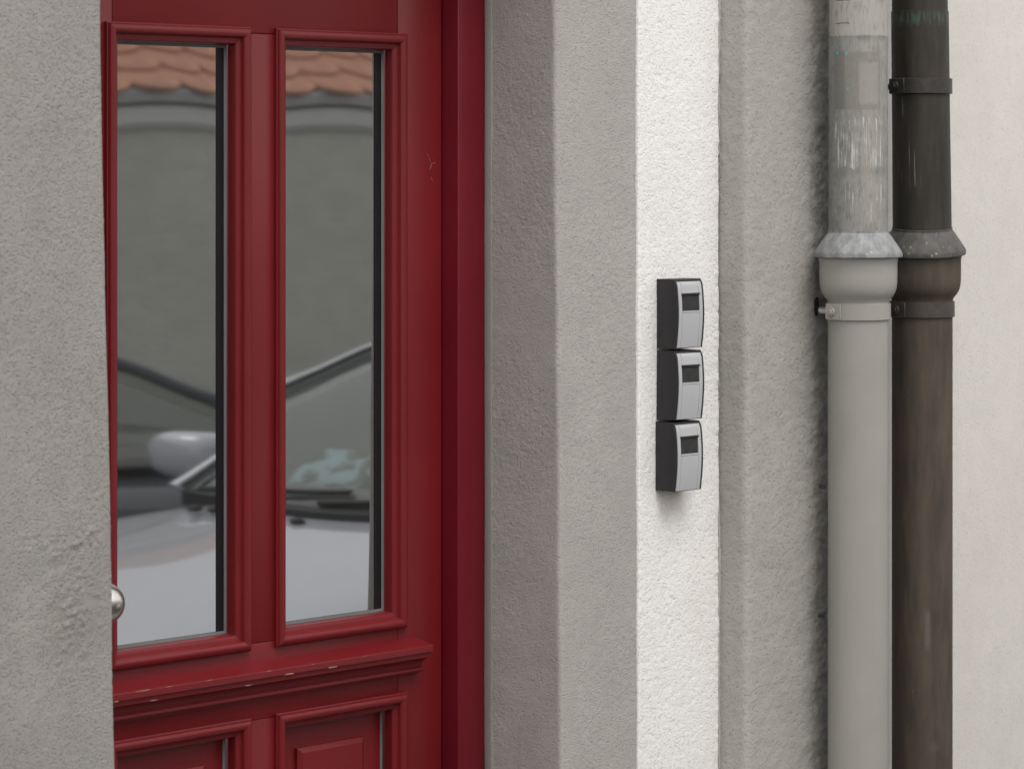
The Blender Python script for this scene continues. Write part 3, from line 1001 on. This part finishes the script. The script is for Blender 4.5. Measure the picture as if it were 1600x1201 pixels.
def make_wall_box():
    root = empty('wall_box')
    bm = bmesh.new()
    rows = []
    nz = 20
    for i in range(nz + 1):
        z = BH * i / nz
        d = front(z)
        rows.append([bm.verts.new(p) for p in ((0, 0, z), (0, -d, z), (BW, -d, z), (BW, 0, z))])
    for a, b in zip(rows, rows[1:]):
        for k in range(4):
            bm.faces.new((a[k], a[(k + 1) % 4], b[(k + 1) % 4], b[k]))
    bm.faces.new(rows[0])
    bm.faces.new(rows[-1][::-1])
    es = [e for e in bm.edges if e.calc_face_angle(0) > 0.6]
    bmesh.ops.bevel(bm, geom=es, offset=0.0028, segments=3, affect='EDGES')
    from_bm('housing', bm, M['black_plastic'], root, True, 35)
    # a thin joint between back box and cover on the side
    X0, X1 = 0.0036, BW - 0.0062
    xa, xb = X0 + 0.0085, X1 - 0.0085
    zs_ = 0.0630                                   # horizontal seam under the display
    zt_ = BH - 0.0045
    s = 0.0003

    def plate(name, x0, x1, z0, z1, mat=M['silver_plastic'], off=0.0014, th=0.003, bev=0.0003, par=root):
        b_ = bmesh.new()
        bowed(b_, x0, x1, z0, z1, off, th, 14, bev)
        return from_bm(name, b_, mat, par, True, 35)
    plate('side_strip', X0, xa - s, 0.0012, zt_)
    plate('side_strip', xb + s, X1, 0.0012, zt_)
    plate('cover_plate', xa + s, xb - s, 0.0012, zs_ - s)
    dz0, dz1 = zs_ + 0.0035, zs_ + 0.0340
    plate('sill', xa + s, xb - s, zs_ + s, dz0 - s, off=0.0018)
    plate('top_plate', xa + s, xb - s, dz1 + s, zt_)
    plate('display', xa + s, xb - s, dz0, dz1, M['display'], off=0.0002)
    plate('display_hood', xa - 0.0006, xb + 0.0012, dz1 - 0.0022, dz1 + 0.0006, M['black_plastic'], off=0.0034, th=0.005)
    return root


proto = make_wall_box()
BOX = [(4.3363, 1.5200, 0.0, 'topmost of the three black and silver boxes on the white strip'),
       (4.3354, 1.3930, 0.012, 'middle black and silver box, between two like it on the white strip'),
       (4.3330, 1.2660, 0.000, 'lowest of the three black and silver boxes on the white strip')]


def copy_tree(o, parent=None):
    c = o.copy()
    col.objects.link(c)
    c.parent = parent
    for ch in o.children:
        copy_tree(ch, c)
    return c


for i, (x, z, roll, lab) in enumerate(BOX):
    b = proto if i == 0 else copy_tree(proto)
    b.location = (x, YF - 0.0065, z)
    b.rotation_euler = (0, roll, 0)
    tag(b, lab, 'wall box', 'black and silver boxes on the white strip')

# ------------------------------------------------------------------ opposite side of the street: low wall with a tiled top
GY = -1.5
gw = empty('garden_wall', (7.5, GY - 0.12, 0))
tag(gw, 'low grey plastered wall with a pale cornice and clay tiled top across the street', 'wall')


def GW(o):
    return H(o, gw)


GW(box('wall', -6, 22, GY - 0.30, GY, 0, 1.968, M['garden']))
bm = bmesh.new()
CP = [(0.0, 1.9685), (0.018, 1.9685), (0.024, 1.978), (0.036, 1.990), (0.042, 2.048), (0.038, 2.054), (0.0, 2.0615)]
vv = [[bm.verts.new((x, GY + p, z)) for p, z in CP] for x in (-6, 22)]
for i in range(len(CP)):
    j = (i + 1) % len(CP)
    bm.faces.new((vv[0][i], vv[0][j], vv[1][j], vv[1][i]))
bm.faces.new(vv[0])
bm.faces.new(vv[1][::-1])
GW(from_bm('cornice', bm, M['cornice']))
GW(box('wall_plate', -6, 22, GY - 0.30, GY + 0.012, 2.0622, 2.104, M['garden']))
GW(box('fascia_board', -6, 22, GY + 0.045, GY + 0.068, 2.066, 2.119, M['zinc_plain'], None, 0.003))
# beaver-tail tiles, each laid by itself where the panes mirror them
pitch = R(36)
TW, TL, TT = 0.187, 0.36, 0.014


def tile_mesh():
    bm = bmesh.new()
    pts = [(-TW / 2, TL), (-TW / 2, 0.055)]
    for k in range(1, 8):
        a = math.pi + math.pi * k / 8
        pts.append((math.cos(a) * TW / 2, 0.055 + math.sin(a) * 0.055))
    pts += [(TW / 2, 0.055), (TW / 2, TL)]
    top = [bm.verts.new((x, y, TT / 2)) for x, y in pts]
    bot = [bm.verts.new((x, y, -TT / 2)) for x, y in pts]
    bm.faces.new(top)
    bm.faces.new(bot[::-1])
    for i in range(len(pts)):
        j = (i + 1) % len(pts)
        bm.faces.new((top[j], top[i], bot[i], bot[j]))
    bmesh.ops.recalc_face_normals(bm, faces=bm.faces)
    me = bpy.data.meshes.new('roof_tile')
    bm.to_mesh(me)
    bm.free()
    me.materials.append(M['tile'])
    return me


tm = tile_mesh()
ROWS, EXP = 7, 0.125
stuff_bm = bmesh.new()
for r_ in range(ROWS):
    for c_ in range(-62, 80):
        x = 7.6 + c_ * 0.192 + (0.0915 if False else 0.0) + random.uniform(-0.003, 0.003)
        run = r_ * EXP + random.uniform(-0.004, 0.004)
        y = GY + 0.095 - run * math.cos(pitch)
        z = 2.112 + run * math.sin(pitch)
        mt = Matrix.Translation((x, y, z)) @ Matrix.Rotation(math.pi, 4, 'Z') @ Matrix.Rotation(pitch - R(4.5), 4, 'X') @ Matrix.Rotation(random.uniform(-0.012, 0.012), 4, 'Z')
        if -5 <= c_ <= 11:
            t_ = bpy.data.objects.new('roof_tile', tm)
            col.objects.link(t_)
            t_.parent = gw
            t_.matrix_local = Matrix.Translation(-Vector(gw.location)) @ mt
        else:
            stuff_bm.from_mesh(tm)
            nv = len(tm.vertices)
            stuff_bm.verts.ensure_lookup_table()
            bmesh.ops.transform(stuff_bm, matrix=mt, verts=stuff_bm.verts[-nv:])
so = GW(from_bm('roof_tiles', stuff_bm, M['tile']))
so['kind'] = 'stuff'
bm = bmesh.new()
yb0, yb1 = GY + 0.07, GY + 0.115 - ROWS * EXP * math.cos(pitch) - 0.1
zb1 = 2.112 + ROWS * EXP * math.sin(pitch)
vv = [[bm.verts.new((x, y, z)) for y, z in ((yb0, 2.095), (yb1, zb1 - 0.02), (yb1, 0.0), (yb1 + 0.05, 0.0))] for x in (-6, 22)]
for i in range(3):
    bm.faces.new((vv[0][i], vv[0][i + 1], vv[1][i + 1], vv[1][i]))
GW(from_bm('roof_boarding', bm, M['trim_black']))


# ------------------------------------------------------------------ cars (seen mirrored in the door panes)
def grid_patch(name, rows, mat, parent, thick=0.0, smooth=True):
    nr, nc = len(rows), len(rows[0])
    V = [tuple(p) for r_ in rows for p in r_]
    F = [(i * nc + j, i * nc + j + 1, (i + 1) * nc + j + 1, (i + 1) * nc + j) for i in range(nr - 1) for j in range(nc - 1)]
    o = from_arrays(name, V, F, mat, parent, smooth)
    if thick:
        so_ = o.modifiers.new('solid', 'SOLIDIFY')
        so_.thickness = thick
        so_.offset = 0
    return o


def lerp(a, b, t):
    return tuple(x + (y - x) * t for x, y in zip(a, b))


def build_car(paint, label, loc, rotz, group):
    root = empty('parked_car', loc, (0, 0, rotz))
    tag(root, label, 'car', group)
    ST = [(0.00, .52, .34, .60), (0.04, .66, .26, .70), (0.15, .75, .20, .80), (0.40, .80, .19, .875), (0.70, .815, .19, .935), (0.98, .825, .19, .985), (1.15, .83, .19, 1.0), (1.8, .835, .19, 1.0),
          (2.6, .835, .19, 1.01), (3.2, .83, .19, 1.02), (3.5, .80, .21, 1.0), (3.64, .74, .26, .93), (3.70, .62, .32, .80)]
    rows = []
    for (d, w_, zl, zt) in ST:
        half = [(0.0, zt), (0.45, zt - 0.006), (0.75, zt - 0.022), (0.90, zt - 0.050), (0.965, zt - 0.10), (1.0, zt - 0.22), (1.0, (zt + zl) / 2 - 0.10), (0.985, zl + 0.12), (0.95, zl + 0.03), (0.85, zl), (0.0, zl)]
        ringp = [(d, -a * w_, z) for a, z in half] + [(d, a * w_, z) for a, z in half[-2:0:-1]]
        rows.append(ringp)
    nr, nc = len(rows), len(rows[0])
    V = [p for r_ in rows for p in r_]
    F = [(i * nc + j, i * nc + (j + 1) % nc, (i + 1) * nc + (j + 1) % nc, (i + 1) * nc + j) for i in range(nr - 1) for j in range(nc)]
    F += [tuple(range(nc - 1, -1, -1)), tuple(range((nr - 1) * nc, nr * nc))]
    bd = from_arrays('body', V, F, paint, root, True)
    ss_ = bd.modifiers.new('sub', 'SUBSURF')
    ss_.levels = ss_.render_levels = 2
    # greenhouse
    AB, AT = 1.10, 1.84
    CT, CB = 3.05, 3.52
    wb_, wt_, zb_, zt_ = 0.73, 0.585, 0.985, 1.40

    def xz(t, s):                               # windscreen point, t up, s across -1..1
        hw = wb_ + (wt_ - wb_) * t
        return (AB + (AT - AB) * t - 0.10 * (1 - s * s) * (1 - 0.35 * t), s * hw, zb_ + 0.012 + (zt_ - zb_) * t + 0.035 * math.sin(math.pi * t) + 0.012 * (1 - s * s) * t)
    grid_patch('windscreen', [[xz(t, s) for s in np.linspace(-1, 1, 13)] for t in np.linspace(0, 1, 9)], M['car_glass'], root)
    # roof
    rf = []
    for t in np.linspace(0, 1, 11):
        x = AT + (CT - AT) * t
        rf.append([(x - 0.065 * (1 - s * s) * (1 - t) * 1.0, s * wt_ * (1.06 - 0.06 * 0), zt_ + 0.012 + 0.030 * (1 - s * s) + 0.035 * math.sin(math.pi * min(1, t * 0.9 + 0.1))) for s in np.linspace(-1, 1, 13)])
    grid_patch('roof', rf, paint, root, 0.03)

    def bar(name, p0, p1, w0, mat):
        bm_ = bmesh.new()
        add_cyl(bm_, p0, p1, w0, w0 * 0.85, 12)
        return from_bm(name, bm_, mat, root, True, 60)
    for s in (-1, 1):
        pts = [xz(t, s) for t in np.linspace(0, 1, 6)]
        bm_ = bmesh.new()
        for p0, p1 in zip(pts, pts[1:]):
            add_cyl(bm_, p0, p1, 0.023, 0.023, 10)
        from_bm('pillar', bm_, paint, root, True, 60)
        bm_ = bmesh.new()
        for p0, p1 in zip(pts, pts[1:]):
            add_cyl(bm_, (p0[0] - 0.014, p0[1] * 0.952, p0[2] + 0.016), (p1[0] - 0.014, p1[1] * 0.952, p1[2] + 0.016), 0.007, 0.007, 8)
        from_bm('windscreen_seal', bm_, M['trim_black'], root, True, 60)
        bar('pillar', (2.30, s * 0.745, 1.0), (2.34, s * 0.565, 1.405), 0.035, M['trim_black'])
        bar('pillar', (CB - 0.08, s * 0.70, 1.0), (CT, s * 0.56, 1.41), 0.05, paint)
        grid_patch('side_window', [[lerp((AB + 0.06, s * 0.742, 1.0), (CB - 0.1, s * 0.725, 1.0), k), ] + [lerp(lerp((AB + 0.06, s * 0.742, 1.0), (CB - 0.1, s * 0.725, 1.0), k), lerp((AT + 0.05, s * 0.565, 1.405), (CT, s * 0.56, 1.405), k), q) for q in (0.33, 0.66, 1.0)] for k in np.linspace(0, 1, 9)], M['car_glass'], root)
        # door mirror
        bm_ = bmesh.new()
        bmesh.ops.create_uvsphere(bm_, u_segments=20, v_segments=12, radius=1)
        for v in bm_.verts:
            c = v.co
            f_ = lambda q: math.copysign(abs(q) ** 0.7, q)
            v.co = Vector((1.27 + 0.065 * f_(c.x), s * 0.87 + 0.10 * f_(c.y), 1.075 + 0.068 * f_(c.z)))
        add_cyl(bm_, (1.28, s * 0.78, 1.01), (1.28, s * 0.86, 1.05), 0.022, 0.02, 10)
        from_bm('door_mirror', bm_, paint, root, True, 60)
        # lights, wheels, handles
        bm_ = bmesh.new()
        bmesh.ops.create_uvsphere(bm_, u_segments=18, v_segments=12, radius=1)
        for v in bm_.verts:
            v.co = Vector((0.135 + 0.13 * v.co.x, s * 0.60 + 0.115 * v.co.y, 0.685 + 0.075 * v.co.z))
        from_bm('headlight', bm_, M['lens'], root, True, 60)
        bm_ = bmesh.new()
        add_box(bm_, 3.585, 3.665, s * 0.68 - 0.07, s * 0.68 + 0.07, 0.72, 0.90, 0.02)
        from_bm('tail_light', bm_, M['red'], root, True, 60)
        for xw in (0.62, 2.98):
            bm_ = bmesh.new()
            add_cyl(bm_, (xw, s * 0.65, 0.285), (xw, s * 0.835, 0.285), 0.335, 0.335, 36)
            from_bm('wheel_arch', bm_, M['trim_black'], root, True, 40)
            bm_ = bmesh.new()
            add_cyl(bm_, (xw, s * 0.68, 0.285), (xw, s * 0.85, 0.285), 0.285, 0.275, 36)
            wl = from_bm('wheel', bm_, M['tyre'], root, True, 40)
            bm_ = bmesh.new()
            add_cyl(bm_, (xw, s * 0.70, 0.285), (xw, s * 0.853, 0.285), 0.185, 0.18, 28)
            for k in range(5):
                a = k * 2 * math.pi / 5
                add_cyl(bm_, (xw, s * 0.858, 0.285), (xw + 0.165 * math.cos(a), s * 0.852, 0.285 + 0.165 * math.sin(a)), 0.026, 0.02, 8)
            from_bm('rim', bm_, M['rim'], wl, True, 40)
        bm_ = bmesh.new()
        add_box(bm_, 2.02, 2.18, s * 0.848 - 0.012, s * 0.848 + 0.012, 0.835, 0.862, 0.008)
        from_bm('handle', bm_, paint, root, True, 60)
    # rear window
    rw = []
    for t in np.linspace(0, 1, 7):
        rw.append([(CT + (CB - CT) * t + 0.05 * (1 - s * s), s * (0.55 + (0.66 - 0.55) * t), 1.42 - 0.42 * t) for s in np.linspace(-1, 1, 9)])
    grid_patch('rear_window', rw, M['car_glass'], root)
    # cowl, wipers, washer jets, grille, plate, cabin
    bm_ = bmesh.new()
    prev = None
    for s in np.linspace(-0.97, 0.97, 15):
        x = AB - 0.105 * (1 - s * s)
        q = [bm_.verts.new((x + dx, s * 0.715, z)) for dx, z in ((-0.012, 0.998), (0.035, 1.012), (0.035, 0.97), (-0.012, 0.96))]
        if prev:
            for k in range(4):
                bm_.faces.new((prev[k], prev[(k + 1) % 4], q[(k + 1) % 4], q[k]))
        prev = q
    from_bm('cowl', bm_, M['trim_black'], root, True, 50)
    for y0, y1 in ((-0.55, 0.02), (-0.02, 0.52)):
        bm_ = bmesh.new()
        add_cyl(bm_, (AB - 0.085, y0, 1.018), (AB - 0.045, y1, 1.045), 0.009, 0.007, 8)
        from_bm('wiper', bm_, M['trim_black'], root, True, 50)
    for y in (-0.47, -0.40, 0.0):
        bm_ = bmesh.new()
        bmesh.ops.create_uvsphere(bm_, u_segments=12, v_segments=8, radius=1)
        for v in bm_.verts:
            v.co = Vector((0.93 + 0.018 * v.co.x, y + 0.020 * v.co.y, 0.978 + 0.010 * v.co.z))
        from_bm('washer_jet', bm_, M['trim_black'], root, True, 60)
    bm_ = bmesh.new()
    for k in range(4):
        add_box(bm_, -0.012, 0.05, -0.33, 0.33, 0.43 + k * 0.045, 0.455 + k * 0.045, 0.004)
    from_bm('grille', bm_, M['trim_black'], root, True, 50)
    bm_ = bmesh.new()
    add_box(bm_, -0.022, -0.013, -0.26, 0.26, 0.30, 0.41, 0.003)
    from_bm('number_plate', bm_, M['car_white'], root, True, 50)
    bm_ = bmesh.new()
    add_box(bm_, 1.13, 1.42, -0.66, 0.66, 0.985, 1.035, 0.02)
    from_bm('dashboard', bm_, M['cabin'], root, True, 50)
    bm_ = bmesh.new()
    add_box(bm_, 1.40, 3.3, -0.72, 0.72, 0.985, 1.024, 0.01)
    from_bm('cabin_floor', bm_, M['cabin'], root, True, 50)
    for s in (-1, 1):
        bm_ = bmesh.new()
        add_box(bm_, 2.00, 2.12, s * 0.36 - 0.22, s * 0.36 + 0.22, 1.02, 1.16, 0.04, 3)
        add_box(bm_, 2.04, 2.12, s * 0.36 - 0.12, s * 0.36 + 0.12, 1.15, 1.31, 0.035, 3)
        from_bm('seat', bm_, M['cabin'], root, True, 60)
    bm_ = bmesh.new()
    for k in range(24):
        a0, a1 = k / 24 * 2 * math.pi, (k + 1) / 24 * 2 * math.pi
        f_ = lambda a: (1.50 + 0.07 * math.sin(a), 0.36 + 0.18 * math.cos(a), 1.05 + 0.13 * math.sin(a))
        add_cyl(bm_, f_(a0), f_(a1), 0.014, 0.014, 8)
    from_bm('steering_wheel', bm_, M['trim_black'], root, True, 60)
    return root


car = build_car(M['car_white'], 'small white car parked along the house, mirrored in the door panes', (4.80, 1.80, -0.062), 0, 'cars parked in the street')
car2 = build_car(M['car_dark'], 'dark car parked beyond the white one, mirrored in the left door pane', (8.12, -0.45, -0.09), math.pi, 'cars parked in the street')

# a sheet of paper lying behind the windscreen
def paper_mat():
    m, t, b = newmat('printed_paper')
    v = coords(t)
    b.inputs['Roughness'].default_value = 0.7
    n = noise(t, v, 9, 4, 0.6)
    L(t, ramp(t, n, [(0.46, (0.50, 0.66, 0.72)), (0.52, (0.16, 0.19, 0.13)), (0.60, (0.13, 0.16, 0.11)), (0.66, (0.50, 0.66, 0.72))]), b.inputs['Base Color'])
    return m


rows = [[(x, y, 0.004 + 0.012 * math.sin(3 * u) + 0.09 * u) for v_, y in enumerate(np.linspace(-0.11, 0.11, 7))] for u, x in zip(np.linspace(0, 1, 6), np.linspace(-0.06, 0.05, 6))]
pp = grid_patch('paper_sheet', rows, paper_mat(), None, 0.001)
pp.location = (6.05, 1.60, 0.965)
tag(pp, 'pale blue printed sheet lying behind the windscreen of the white car', 'paper')
